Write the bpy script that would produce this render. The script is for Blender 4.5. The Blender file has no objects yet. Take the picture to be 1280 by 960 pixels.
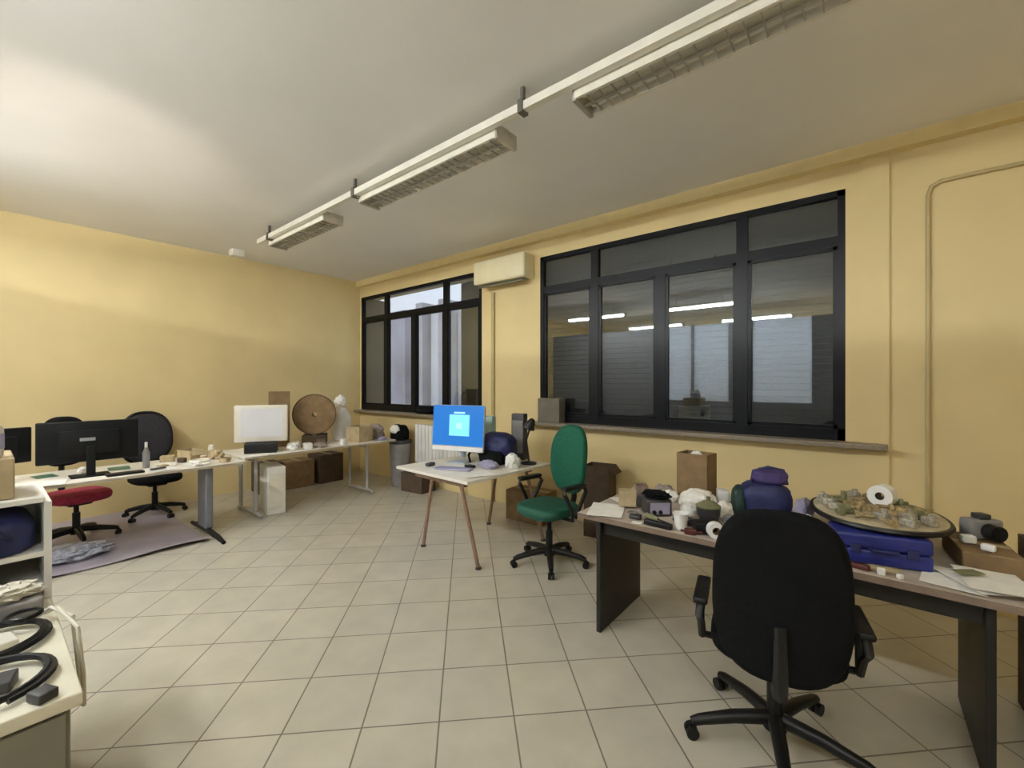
import bpy, bmesh, math, random
from mathutils import Vector, Matrix, noise
random.seed(7)
R = math.radians; PI = math.pi
C = bpy.context.scene.collection

# ------------------------------------------------------------------ materials
def mat(name, col, rough=.5, metal=0, var=.12, scale=9, bump=0, emit=None, spec=.5, coat=0, detail=3):
    m = bpy.data.materials.new(name); m.use_nodes = True
    nt = m.node_tree; b = nt.nodes['Principled BSDF']
    b.inputs['Roughness'].default_value = rough; b.inputs['Metallic'].default_value = metal
    b.inputs['Specular IOR Level'].default_value = spec
    b.inputs['Coat Weight'].default_value = coat
    tc = nt.nodes.new('ShaderNodeTexCoord'); nz = nt.nodes.new('ShaderNodeTexNoise')
    nz.inputs['Scale'].default_value = scale; nz.inputs['Detail'].default_value = detail
    nt.links.new(tc.outputs['Object'], nz.inputs['Vector'])
    rp = nt.nodes.new('ShaderNodeValToRGB')
    rp.color_ramp.elements[0].position = .3; rp.color_ramp.elements[1].position = .7
    rp.color_ramp.elements[0].color = (*[max(0, c*(1-var)) for c in col], 1)
    rp.color_ramp.elements[1].color = (*[min(1, c*(1+var)) for c in col], 1)
    nt.links.new(nz.outputs['Fac'], rp.inputs['Fac'])
    nt.links.new(rp.outputs['Color'], b.inputs['Base Color'])
    if bump:
        bp = nt.nodes.new('ShaderNodeBump'); bp.inputs['Strength'].default_value = bump
        bp.inputs['Distance'].default_value = .01
        nt.links.new(nz.outputs['Fac'], bp.inputs['Height']); nt.links.new(bp.outputs['Normal'], b.inputs['Normal'])
    if emit:
        b.inputs['Emission Color'].default_value = (*emit[:3], 1); b.inputs['Emission Strength'].default_value = emit[3]
    return m

def glass_mat():
    m = bpy.data.materials.new('window_glass'); m.use_nodes = True
    nt = m.node_tree; nt.nodes.clear()
    o = nt.nodes.new('ShaderNodeOutputMaterial'); mx = nt.nodes.new('ShaderNodeMixShader')
    tr = nt.nodes.new('ShaderNodeBsdfTransparent'); gl = nt.nodes.new('ShaderNodeBsdfGlossy')
    tr.inputs['Color'].default_value = (.86, .9, .9, 1)
    gl.inputs['Roughness'].default_value = .012
    lw = nt.nodes.new('ShaderNodeLayerWeight'); lw.inputs['Blend'].default_value = .5
    pw = nt.nodes.new('ShaderNodeMath'); pw.operation = 'POWER'; pw.inputs[1].default_value = 3
    fr = nt.nodes.new('ShaderNodeMath'); fr.operation = 'MULTIPLY_ADD'; fr.inputs[1].default_value = .6; fr.inputs[2].default_value = .12
    nt.links.new(lw.outputs['Facing'], pw.inputs[0]); nt.links.new(pw.outputs[0], fr.inputs[0])
    nt.links.new(fr.outputs[0], mx.inputs[0]); nt.links.new(tr.outputs[0], mx.inputs[1])
    nt.links.new(gl.outputs[0], mx.inputs[2]); nt.links.new(mx.outputs[0], o.inputs[0])
    return m

def frosted_mat():
    m = bpy.data.materials.new('frosted_pane'); m.use_nodes = True
    nt = m.node_tree; nt.nodes.clear()
    o = nt.nodes.new('ShaderNodeOutputMaterial'); mx = nt.nodes.new('ShaderNodeMixShader')
    tr = nt.nodes.new('ShaderNodeBsdfTranslucent'); df = nt.nodes.new('ShaderNodeBsdfDiffuse')
    tr.inputs['Color'].default_value = (.82, .88, 1, 1); df.inputs['Color'].default_value = (.8, .82, .86, 1)
    mx.inputs[0].default_value = .08
    nt.links.new(tr.outputs[0], mx.inputs[1]); nt.links.new(df.outputs[0], mx.inputs[2]); nt.links.new(mx.outputs[0], o.inputs[0])
    return m

def tile_mat():
    m = mat('floor_tiles', (.52, .485, .4), .3, var=.07, scale=5)
    nt = m.node_tree; b = nt.nodes['Principled BSDF']
    tc = nt.nodes.new('ShaderNodeTexCoord'); mp = nt.nodes.new('ShaderNodeMapping')
    mp.inputs['Rotation'].default_value = (0, 0, R(45)); mp.inputs['Location'].default_value = (2.006 + 37, -.217 + 34.5, 0)
    br = nt.nodes.new('ShaderNodeTexBrick'); br.offset = 0; br.squash = 1
    br.inputs['Scale'].default_value = 1; br.inputs['Brick Width'].default_value = .37; br.inputs['Row Height'].default_value = .345
    br.inputs['Mortar Size'].default_value = .0042; br.inputs['Mortar Smooth'].default_value = .25; br.inputs['Bias'].default_value = 0
    br.inputs['Color1'].default_value = (.97, .97, .97, 1); br.inputs['Color2'].default_value = (1.04, 1.03, 1.02, 1)
    br.inputs['Mortar'].default_value = (.36, .33, .3, 1)
    nt.links.new(tc.outputs['Object'], mp.inputs['Vector']); nt.links.new(mp.outputs[0], br.inputs['Vector'])
    mx = nt.nodes.new('ShaderNodeMix'); mx.data_type = 'RGBA'; mx.blend_type = 'MULTIPLY'; mx.inputs[0].default_value = 1
    src = b.inputs['Base Color'].links[0].from_socket
    nt.links.new(src, mx.inputs[6]); nt.links.new(br.outputs['Color'], mx.inputs[7])
    nt.links.new(mx.outputs[2], b.inputs['Base Color'])
    bp = nt.nodes.new('ShaderNodeBump'); bp.inputs['Strength'].default_value = .25; bp.inputs['Distance'].default_value = .004; bp.invert = True
    nt.links.new(br.outputs['Fac'], bp.inputs['Height']); nt.links.new(bp.outputs['Normal'], b.inputs['Normal'])
    return m

M = {}
def defm(k, *a, **kw): M[k] = mat(k, *a, **kw)
defm('wall_paint', (.72, .572, .29), .62, var=.04, scale=2.2, bump=.03)
defm('wall_trim', (.77, .625, .32), .55, var=.03)
defm('ceiling_paint', (.86, .84, .8), .6, var=.03, scale=1.2)
defm('partition_paint', (.25, .25, .26), .5)
defm('black_frame', (.004, .0045, .006), .35, var=.2, spec=.2)
defm('shutter', (.022, .025, .03), .45, var=.15)
defm('sill_stone', (.23, .19, .14), .4, var=.2, scale=40)
defm('reveal', (.05, .055, .055), .6)
defm('facade_grey', (.42, .42, .5), .8, var=.25, scale=1.3)
defm('facade_mid', (.5, .5, .54), .8, var=.2, scale=1.3)
defm('facade_light', (.85, .85, .9), .8, var=.1, scale=1.3)
defm('facade_dark', (.03, .028, .026), .7)
defm('off_white', (.74, .7, .6), .45, var=.05)
defm('white', (.82, .81, .78), .45, var=.05)
defm('paper', (.86, .84, .79), .8, var=.06, scale=14)
defm('ac_cream', (.8, .72, .47), .4, var=.03)
defm('ac_dark', (.2, .2, .15), .5)
defm('conduit', (.5, .4, .2), .5, var=.05)
defm('lamp_white', (.78, .74, .64), .4, var=.05)
defm('lamp_grid', (.55, .52, .45), .35, metal=.4, var=.2)
defm('lamp_dark', (.12, .11, .09), .5)
defm('tube_off', (.72, .7, .64), .25)
for k_, e_ in (('dim', 185), ('mid', 150), ('bright', 80)): defm('tube_lit_'+k_, (.9, .9, .86), .3, emit=(.97, 1, 1, e_))
defm('tube_cool', (.9, .9, .9), .3, emit=(.94, 1, 1, 215))
defm('black_plastic', (.007, .007, .0075), .42, var=.2, spec=.35)
defm('black_fabric', (.0045, .0048, .0055), .9, var=.3, scale=60, bump=.15, spec=.15)
defm('mesh_fabric', (.02, .019, .024), .8, var=.35, scale=50, bump=.2)
defm('green_fabric', (.0, .088, .048), .85, var=.2, scale=45, bump=.12)
defm('green_dark', (.004, .07, .042), .7, var=.2, scale=45)
defm('red_fabric', (.3, .022, .055), .8, var=.25, scale=30, bump=.12)
defm('chrome', (.6, .6, .6), .22, metal=1)
defm('desk_grey', (.5, .43, .36), .5, var=.2, scale=6)
defm('desk_edge', (.2, .145, .105), .55, var=.2)
defm('desk_dark', (.008, .0065, .005), .5, var=.25)
defm('desk_white', (.8, .75, .66), .42, var=.06)
defm('edge_pale', (.42, .36, .28), .5)
defm('leg_grey', (.2, .21, .25), .4, metal=.2, var=.15)
defm('leg_pale', (.45, .44, .42), .4, metal=.2)
defm('copper_wood', (.26, .16, .11), .5, var=.2, scale=18)
defm('monitor_black', (.005, .0055, .006), .6, var=.1, spec=.2)
defm('badge', (.32, .32, .32), .4)
defm('screen_blue', (.015, .09, .3), .3, emit=(.0, .15, .52, .75), var=.02)
defm('screen_window', (.2, .6, .85), .3, emit=(.14, .52, .8, .8), var=.02)
defm('screen_detail', (.3, .5, .4), .3, emit=(.35, .75, .85, .8), var=.02)
defm('aluminium', (.55, .62, .7), .35, metal=.6)
defm('screen_white', (.72, .72, .74), .3, var=.05, scale=3)
defm('cardboard', (.22, .14, .065), .8, var=.18, scale=12)
defm('cardboard_dark', (.075, .048, .028), .8, var=.25, scale=10)
defm('cardboard_pale', (.47, .37, .22), .8, var=.15, scale=12)
defm('carton_grey', (.15, .13, .1), .75, var=.15)
defm('navy', (.012, .016, .085), .6, var=.3, scale=25, bump=.1)
defm('blue_plastic', (.012, .02, .16), .4, var=.25, scale=8)
defm('purple', (.045, .03, .13), .7, var=.3)
defm('teal_dark', (.012, .04, .035), .6, var=.3)
defm('lilac', (.34, .32, .44), .6, var=.15)
defm('lilac_mat', (.4, .36, .42), .4, var=.14, scale=3)
defm('film', (.42, .44, .52), .3, var=.5, scale=28, bump=.6)
defm('pcb_green', (.05, .15, .09), .45, var=.35, scale=30)
defm('olive', (.2, .2, .1), .6, var=.3)
defm('tan', (.42, .33, .19), .7, var=.2)
defm('grey_plastic', (.25, .24, .24), .45, var=.15)
defm('grey_dark', (.04, .038, .042), .5, var=.25)
defm('brown_cloth', (.21, .15, .115), .9, var=.3, scale=20, bump=.25)
defm('grey_cloth', (.3, .25, .22), .9, var=.25, scale=16, bump=.25)
defm('maroon', (.09, .018, .014), .5, var=.25)
defm('cab_cream', (.78, .74, .6), .45, var=.05)
defm('cab_face', (.22, .21, .165), .5, var=.05)
defm('board_beige', (.5, .43, .29), .6, var=.3, scale=24)
defm('brass_bits', (.34, .25, .12), .5, var=.45, scale=60)
defm('steel_bits', (.4, .37, .31), .4, metal=.4, var=.4, scale=60)
defm('white_plastic', (.85, .84, .82), .4, var=.04)
defm('bottle_blue', (.45, .46, .72), .4, var=.25, scale=14)
defm('teal_pale', (.35, .52, .5), .4, var=.15)
M['glass'] = glass_mat(); M['frosted'] = frosted_mat(); M['tiles'] = tile_mat()

# ------------------------------------------------------------------ mesh helpers
class B:
    def __init__(s): s.bm = bmesh.new()
    def box(s, c, d, rot=None, rz=0):
        m = Matrix.Translation(c) @ (rot if rot else Matrix.Rotation(rz, 4, 'Z')) @ Matrix.Diagonal((*d, 1))
        bmesh.ops.create_cube(s.bm, size=1, matrix=m); return s
    def b2(s, x0, x1, y0, y1, z0, z1):
        return s.box(((x0+x1)/2, (y0+y1)/2, (z0+z1)/2), (x1-x0, y1-y0, z1-z0))
    def rbox(s, c, d, r, rot=None, seg=3):
        t = bmesh.new(); bmesh.ops.create_cube(t, size=1, matrix=Matrix.Diagonal((*d, 1)))
        bmesh.ops.bevel(t, geom=t.edges[:], offset=r, segments=seg, affect='EDGES', profile=.5)
        t.transform(Matrix.Translation(c) @ (rot if rot else Matrix.Identity(4)))
        s.join(t); return s
    def join(s, t):
        me = bpy.data.meshes.new('tmp'); t.to_mesh(me); t.free(); s.bm.from_mesh(me); bpy.data.meshes.remove(me)
    def cyl(s, p0, p1, r0, r1=None, n=16):
        p0 = Vector(p0); p1 = Vector(p1); d = p1-p0
        q = d.to_track_quat('Z', 'Y').to_matrix().to_4x4()
        bmesh.ops.create_cone(s.bm, cap_ends=True, segments=n, radius1=r0, radius2=r0 if r1 is None else r1, depth=d.length,
                              matrix=Matrix.Translation((p0+p1)/2) @ q); return s
    def tube(s, pts, r, n=8, closed=False):
        pts = [Vector(p) for p in pts]; k = len(pts); rings = []; up = None
        for i, p in enumerate(pts):
            a = pts[(i-1) % k] if (closed or i) else p; b = pts[(i+1) % k] if (closed or i < k-1) else p
            t = (b-a).normalized()
            if up is None: up = t.orthogonal().normalized()
            up = (up - t*up.dot(t)); up = up.normalized() if up.length > 1e-6 else t.orthogonal().normalized()
            w = t.cross(up); rr = r[i] if isinstance(r, (list, tuple)) else r
            rings.append([s.bm.verts.new(p + rr*(math.cos(2*PI*j/n)*up + math.sin(2*PI*j/n)*w)) for j in range(n)])
        for i in range(k if closed else k-1):
            A, D = rings[i], rings[(i+1) % k]
            for j in range(n): s.bm.faces.new((A[j], A[(j+1) % n], D[(j+1) % n], D[j]))
        if not closed:
            s.bm.faces.new(rings[0][::-1]); s.bm.faces.new(rings[-1])
        return s
    def lathe(s, prof, n=24, T=None):
        rings = []; T = T or Matrix.Identity(4)
        for r, z in prof:
            if r < 1e-5: rings.append([s.bm.verts.new(T @ Vector((0, 0, z)))])
            else: rings.append([s.bm.verts.new(T @ Vector((r*math.cos(2*PI*j/n), r*math.sin(2*PI*j/n), z))) for j in range(n)])
        for A, D in zip(rings, rings[1:]):
            for j in range(n):
                q = [A[j % len(A)], A[(j+1) % n % len(A)], D[(j+1) % n % len(D)], D[j % len(D)]]
                u = []
                for v in q:
                    if v not in u: u.append(v)
                if len(u) > 2: s.bm.faces.new(u)
        return s
    def pad(s, out, t, r, fn, dome=.0):
        """cushion: closed outline [(u,v)], thickness t, rim radius r, fn(u,v,w)->xyz"""
        cu = sum(p[0] for p in out)/len(out); cv = sum(p[1] for p in out)/len(out)
        av = sum(math.hypot(p[0]-cu, p[1]-cv) for p in out)/len(out)
        lay = []
        for f in (.0, .35, .65): lay.append((f, -t/2-dome*(1-f*f)))
        for a in (-90, -60, -30, 0, 30, 60, 90):
            a = R(a); lay.append((1-(r*(1-math.cos(a)))/av, (t/2-r)*(1 if a > 0 else -1 if a < 0 else 0)+r*math.sin(a)))
        for f in (.65, .35, .0): lay.append((f, t/2+dome*(1-f*f)))
        rings = []
        for f, w in lay:
            if f == 0: rings.append([s.bm.verts.new(fn(cu, cv, w))])
            else: rings.append([s.bm.verts.new(fn(cu+(u-cu)*f, cv+(v-cv)*f, w)) for u, v in out])
        n = len(out)
        for A, D in zip(rings, rings[1:]):
            for j in range(n):
                q = [A[j % len(A)], A[(j+1) % n % len(A)], D[(j+1) % n % len(D)], D[j % len(D)]]
                u = []
                for v in q:
                    if v not in u: u.append(v)
                if len(u) > 2: s.bm.faces.new(u)
        return s
    def blob(s, c, d, amp=.15, sc=3., seed=0, flat=True, sub=4, ex=1):
        t = bmesh.new(); bmesh.ops.create_icosphere(t, subdivisions=sub, radius=1)
        for v in t.verts:
            p = v.co.normalized()
            p = Vector([math.copysign(abs(k)**ex, k) for k in p]); nn = noise.noise(v.co*sc+Vector((seed*3.1, seed, 0)))
            n2 = noise.noise(v.co*sc*2.7+Vector((seed, 0, seed*2.))) * .5
            p = p*(1+amp*(nn+n2)); v.co = Vector((p.x*d[0]/2, p.y*d[1]/2, p.z*d[2]/2))
            if flat and v.co.z < -d[2]*.36: v.co.z = -d[2]*.36
        lo = min(v.co.z for v in t.verts)
        for v in t.verts: v.co += Vector((c[0], c[1], c[2]-lo))
        s.join(t); return s

def superell(w, h, e=2.6, n=40, bot=1., top=1.):
    o = []
    for i in range(n):
        a = 2*PI*i/n; c, q = math.cos(a), math.sin(a)
        u = math.copysign(abs(c)**(2/e), c)*w/2; v = math.copysign(abs(q)**(2/e), q)*h/2
        k = (v/h+.5); u *= bot*(1-k)+top*k
        o.append((u, v))
    return o

def O(name, b, m, parent=None, smooth=True):
    bm = b.bm; bmesh.ops.recalc_face_normals(bm, faces=bm.faces[:])
    me = bpy.data.meshes.new(name)
    if smooth:
        for f in bm.faces: f.smooth = True
        for e in bm.edges:
            if len(e.link_faces) == 2 and e.calc_face_angle(0) > R(38): e.smooth = False
    bm.to_mesh(me); bm.free()
    me.materials.append(M[m] if isinstance(m, str) else m)
    o = bpy.data.objects.new(name, me); C.objects.link(o)
    if parent: o.parent = parent
    return o

def tag(o, label, cat, group=None, kind=None):
    o['label'] = label; o['category'] = cat
    if group: o['group'] = group
    if kind: o['kind'] = kind
    return o

def T(name, label, cat, loc=(0, 0, 0), rz=0, group=None):
    o = bpy.data.objects.new(name, None); C.objects.link(o); o.location = loc; o.rotation_euler = (0, 0, rz)
    o.empty_display_size = .1
    return tag(o, label, cat, group)

def S(name, label, cat, b, m, loc=(0, 0, 0), rz=0, group=None, kind=None):
    o = O(name, b, m); o.location = loc; o.rotation_euler = (0, 0, rz)
    return tag(o, label, cat, group, kind)

def dup(root, loc, rz=None, label=None):
    r = root.copy(); C.objects.link(r); r.location = loc
    if rz is not None: r.rotation_euler = (r.rotation_euler[0], r.rotation_euler[1], rz)
    if label: r['label'] = label
    for ch in list(root.children):
        c = ch.copy(); C.objects.link(c); c.parent = r
        for g in list(ch.children):
            d = g.copy(); C.objects.link(d); d.parent = c
    return r

def struct(name, b, m, parent=None, smooth=False):
    o = O(name, b, m, parent, smooth)
    if not parent: o['kind'] = 'structure'
    return o

# ------------------------------------------------------------------ room shell
XL, XR, YW, YB, ZC = -7.0, 2.4, 4.3, -5.2, 3.37
SILL, WTOP, TRANS = 1.10, 3.09, 2.69
W1 = (-6.96, -4.02); W2 = (-3.05, -.106)
WT = .34
struct('floor', B().b2(XL-.3, XR+.3, YB-.3, YW+WT, -.1, 0), 'tiles')
struct('ceiling', B().b2(XL-.3, XR+.3, YB-.3, YW+WT, ZC, ZC+.12), 'ceiling_paint')
struct('wall_left', B().b2(XL-.3, XL, YB-.3, YW+WT, 0, ZC), 'wall_paint')
struct('wall_right', B().b2(XR, XR+.3, YB-.3, YW+WT, 0, ZC), 'wall_paint')
struct('wall_back', B().b2(XL, XR, YB-.3, YB, 0, ZC), 'wall_paint')
b = B()
b.b2(XL, XR, YW, YW+WT, 0, SILL); b.b2(XL, XR, YW, YW+WT, WTOP, ZC)
b.b2(XL, W1[0], YW, YW+WT, SILL, WTOP); b.b2(W1[1], W2[0], YW, YW+WT, SILL, WTOP); b.b2(W2[1], XR, YW, YW+WT, SILL, WTOP)
struct('wall_front', b, 'wall_paint')
struct('trim_1', B().b2(XL, XR, YW-.09, YW, ZC-.1, ZC), 'wall_trim')          # ledge moulding under the ceiling
struct('trim_2', B().b2(W2[1]+.1, W2[1]+.26, YW-.025, YW, 0, ZC-.1), 'wall_paint')  # flat pilaster beside the big window

def window(name, x0, x1, shut):
    w = bpy.data.objects.new(name, None); C.objects.link(w); w['kind'] = 'structure'
    y0, y1 = YW+.0, YW+.06; f = .05
    fr = B()
    fr.b2(x0, x1, y0, y1, SILL, SILL+.09); fr.b2(x0, x1, y0, y1, WTOP-f, WTOP)
    fr.b2(x0, x0+f, y0, y1, SILL, WTOP); fr.b2(x1-f, x1, y0, y1, SILL, WTOP)
    O('frame', fr, 'black_frame', w, False)
    q = (x1-x0)/4
    O('transom', B().b2(x0+f, x1-f, y0+.005, y1-.005, TRANS-.04, TRANS+.04), 'black_frame', w, False)
    for i in (1, 2, 3):
        xm = x0+q*i; hw = .045 if i != 2 else .05
        top = WTOP-f if i != 2 else TRANS-.04
        O('mullion', B().b2(xm-hw, xm+hw, y0+.002, y1-.002, SILL+.09, top), 'black_frame', w, False)
    for i in range(4):
        a = x0+q*i+(.05 if i == 0 else .045); c = x0+q*(i+1)-(.05 if i == 3 else .045)
        O('sash_frame', B().b2(a, a+.03, y0+.01, y1-.01, SILL+.09, TRANS-.04).b2(c-.03, c, y0+.01, y1-.01, SILL+.09, TRANS-.04)
          .b2(a, c, y0+.01, y1-.01, TRANS-.07, TRANS-.04).b2(a, c, y0+.01, y1-.01, SILL+.09, SILL+.12), 'black_frame', w, False)
        O('pane', B().b2(a+.03, c-.03, y0+.028, y0+.032, SILL+.12, TRANS-.07), 'glass', w, False)
    for a, c in ((x0+f, x0+q-.045), (x0+q+.045, x0+3*q-.045), (x0+3*q+.045, x1-f)):
        O('transom_pane', B().b2(a, c, y0+.028, y0+.032, TRANS+.04, WTOP-f), 'glass', w, False)
    if shut:
        for i in range(4):
            s = B(); z = SILL+.005; a, c = x0+q*i+.001, x0+q*(i+1)-.001
            while z < WTOP-.02:
                s.box(((a+c)/2, YW+.15, z+.026), (c-a, .012, .062), Matrix.Rotation(R(20), 4, 'X')); z += .056
            O('roller_shutter', s, 'shutter', w, False)
    return w
window('window_1', *W1, False); window('window_2', *W2, True)
struct('sill_1', B().rbox(((W1[0]+W1[1])/2, YW-.075, SILL-.02), (W1[1]-W1[0]+.02, .15, .04), .006), 'sill_stone')
struct('sill_2', B().rbox(((W2[0]+W2[1])/2+.07, YW-.075, SILL-.02), (W2[1]-W2[0]+.36, .15, .04), .006), 'sill_stone')

# outside: dark reveal lining, facade across the alley, yard
struct('trim_3', B().b2(W1[0]-.0, W1[0]+.03, YW+.07, YW+WT+.25, SILL, WTOP), 'reveal')
for i, (a, c, y, z1, m) in enumerate(((-9.8, -8.62, 6.5, 3.35, 'facade_grey'), (-8.22, -7.97, 6.5, 3.45, 'facade_mid'), (-7.9, -7.55, 6.7, 3.4, 'facade_light'),
                                   (-7.42, -7.22, 6.5, 3.45, 'facade_mid'), (-7.2, -6.3, 6.9, 3.2, 'facade_light'), (-5.14, -4.4, 5.0, 3.45, 'facade_dark'))):
    struct('outside_wall', B().b2(a, c, y, y+.3+.1*i, -.4, z1), m)
struct('outside_ground', B().b2(-16, 4, YW+WT, 14, -.5, -.4), 'facade_mid')

# partition of dark posts and frosted panes across the room behind the viewpoint; it mirrors in the big window
PY, PH = -1.9, 2.92
pt = bpy.data.objects.new('wall_partition', None); C.objects.link(pt); pt['kind'] = 'structure'
panes = [(-3.8, -3.13), (-3.07, -2.33), (-1.85, -.79)]
O('board', B().b2(XL, XR, PY-.03, PY+.03, 0, 1.16), 'partition_paint', pt, False)
xs = [XL]
for a, c in panes: xs += [a, c]
xs.append(XR); s = B()
for i in range(0, len(xs), 2): s.b2(xs[i], xs[i+1], PY-.03, PY+.03, 1.16, PH)
O('post', s, 'partition_paint', pt, False)
for a, c in panes: O('pane', B().b2(a, c, PY-.006, PY+.006, 1.16, PH), 'frosted', pt, False)

# ------------------------------------------------------------------ air conditioner and conduits
ac = T('air_conditioner', 'cream wall air conditioner high between the two windows', 'air conditioner', (-3.55, YW, 2.8))
O('casing', B().rbox((0, -.115, .19), (.84, .22, .3), .03), 'ac_cream', ac)
O('outlet_flap', B().box((0, -.125, .02), (.74, .13, .012), Matrix.Rotation(R(12), 4, 'X')), 'ac_dark', ac)
O('intake_grille', B().box((0, -.1, .345), (.7, .12, .008)), 'ac_dark', ac)
S('pipe_cover', 'thin vertical pipe cover running down from the cream air conditioner', 'pipe',
  B().rbox((0, -.02, 1.38), (.045, .036, 2.76), .008), 'conduit', (-3.8, YW, .002))
b = B(); b.tube([(.364, YW-.016, .004), (.364, YW-.016, 2.9), (.38, YW-.016, 2.96), (.43, YW-.016, 2.985), (.55, YW-.016, 2.99), (XR-.1, YW-.016, 2.99)], .014, 10)
S('electrical_conduit', 'yellow painted conduit rising up the wall and bending sideways near the ceiling', 'conduit', b, 'conduit')
S('junction_box', 'small pale box on the end of the lamp rail by the wall', 'box', B().rbox((0, 0, 0), (.12, .16, .09), .015), 'lamp_white', (-6.6, 2.2, ZC-.046))

# ------------------------------------------------------------------ ceiling lights
rail = T('lighting_rail', 'long white lamp rail along the ceiling parallel to the windows', 'rail', (0, 2.1, 3.24))
O('channel', B().b2(-5.6, 1.2, -.022, .022, -.02, .03), 'lamp_white', rail)
for x in (-5.3, -3.5, -1.62, .2):
    O('hanger', B().b2(x-.012, x+.012, -.012, .012, .031, .13).b2(x-.018, x+.018, -.032, .032, -.035, .045), 'lamp_dark', rail)
FL = 'unlit louvred tube lamps along the ceiling rail'
def fixture(label, x0, x1, y, z, lit, group, tm='tube_lit', w=.2):
    L = x1-x0; w = .2 if not lit else .15; hw = w/2 if not lit else .15  # lit housings widened to keep direct light off the ceiling close by
    t = T('fluorescent_fixture', label, 'ceiling light', ((x0+x1)/2, y, z), 0, group)
    O('housing', B().b2(-L/2, L/2, -hw, hw, .05, .075).b2(-L/2, L/2, -.03, .03, .076, .10), 'lamp_white', t, False)
    for q in (-.055, .055):
        tb = B().cyl((-L/2+.03, q, .022), (L/2-.03, q, .022), .0145, n=14)
        O('tube', tb, tm if lit else 'tube_off', t)
    if not lit:
        for q in (-1, 1): O('side_rail', B().b2(-L/2, L/2, q*w/2-.008, q*w/2+.008, -.012, .05), 'lamp_white', t, False)
        g = B(); n = int(L/.07)
        for i in range(1, n): g.b2(-L/2+L*i/n-.003, -L/2+L*i/n+.003, -w/2+.01, w/2-.01, -.012, .0)
        g.b2(-L/2, L/2, -.004, .004, -.012, .002)
        O('louvre', g, 'lamp_grid', t, False)
    for q in (-1, 1): O('end_cap', B().b2(q*L/2-.014, q*L/2+.014, -w/2-.004, w/2+.004, -.02, .078), 'lamp_grid' if not lit else 'lamp_white', t, False)
    for q in (-.3, .3): O('suspension', B().b2(L*q, L*q+.02, -.01, .01, .1, ZC-z), 'lamp_white', t, False)
    return t
fixture('unlit louvred tube lamp at the far end of the ceiling rail near the plain wall', -5.42, -4.15, 2.245, 3.19, False, FL)
fixture('unlit louvred tube lamp in the middle of the ceiling rail, above the blue screen side', -3.5, -1.88, 2.245, 3.19, False, FL)
fixture('unlit louvred tube lamp on the ceiling rail cut off by the top of the picture', -1.28, .3, 2.245, 3.19, False, FL)
for i, xc in enumerate((-5.0, -2.65, .75)):
    fixture('lit tube lamp of the bare row mirrored in the big window', xc-.75, xc+.75, -.72, 3.12, True, 'lit tube lamps of the bare row', ('tube_lit_dim', 'tube_lit_mid', 'tube_lit_bright')[i])
for i, xc in enumerate((-4.45, -2.0, .4)):
    fixture('lit tube lamp beyond the frosted partition mirrored low in the big window', xc-.75, xc+.75, -3.1, 3.1, True, 'lit tube lamps beyond the partition', 'tube_cool')

# ------------------------------------------------------------------ desks
d = T('work_desk', 'grey topped work desk with black panel legs covered in clutter under the big window', 'desk', (-.44, 2.83, 0))
O('desktop', B().rbox((0, 0, .725), (1.92, .9, .03), .003, seg=1), 'desk_grey', d)
O('edge_band', B().box((0, -.4515, .725), (1.918, .0025, .029)), 'desk_edge', d)
for x in (-.84, .82): O('leg', B().rbox((x, -.09, .355), (.03, .62, .709), .004), 'desk_dark', d)
O('apron', B().box((-.01, -.36, .66), (1.62, .02, .095)), 'desk_dark', d)

def tdesk(label, loc, w, dep, legs, lm):
    t = T('trestle_desk' if lm == 'leg_pale' else 'work_table', label, 'desk', loc)
    O('desktop', B().rbox((0, 0, .715), (dep, w, .03), .004, seg=2), 'desk_white', t)
    O('edge_band', B().box((dep/2+.0015, 0, .712), (.002, w-.01, .022)), 'edge_pale', t)
    for y in legs:
        g = B()
        if lm == 'leg_grey':
            g.rbox((.18, y, .385), (.26, .07, .63), .015)
        else:
            g.cyl((.26, y, .05), (.26, y, .70), .022); g.cyl((-.2, y, .05), (-.2, y, .70), .022)
            g.b2(-.2, .26, y-.015, y+.015, .64, .69)
        O('leg', g, lm, t)
        f = B(); ex = .72 if lm == 'leg_grey' else .42
        f.tube([(-.26, y, .022), (0, y, .045), (.2, y, .05), (ex*.8, y, .04), (ex, y, .022)], [.018, .026, .03, .024, .018], 10)
        O('foot', f, 'black_plastic' if lm == 'leg_grey' else 'leg_pale', t)
    return t
tdesk('long white desk holding the black monitor, in front of the plain yellow wall', (-5.5, .72, 0), 2.14, .8, (.76, -.85), 'leg_grey')
tdesk('long white desk piled with cartons running up to the corner by the small window', (-5.76, 2.87, 0), 2.02, .8, (-.84, .62), 'leg_pale')

t = T('trestle_table', 'small white table on brown trestles carrying the blue screen', 'table', (-3.07, 3.18, 0), R(-3))
O('tabletop', B().rbox((0, 0, .715), (1.06, 1.16, .028), .004, seg=2), 'desk_white', t)
for y in (-.5, .38):
    tr = O('trestle', B().b2(-.28, .42, y-.025, y+.025, .655, .70), 'copper_wood', t, False)
    for x0, x1 in ((-.05, -.16), (.36, .6)):
        O('leg', B().tube([(x0, y, .66), (x1, y-.02, .012)], .017, 8), 'copper_wood', tr)
        O('foot', B().cyl((x1, y-.02, .001), (x1, y-.02, .02), .026, .022), 'grey_dark', tr)

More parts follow.
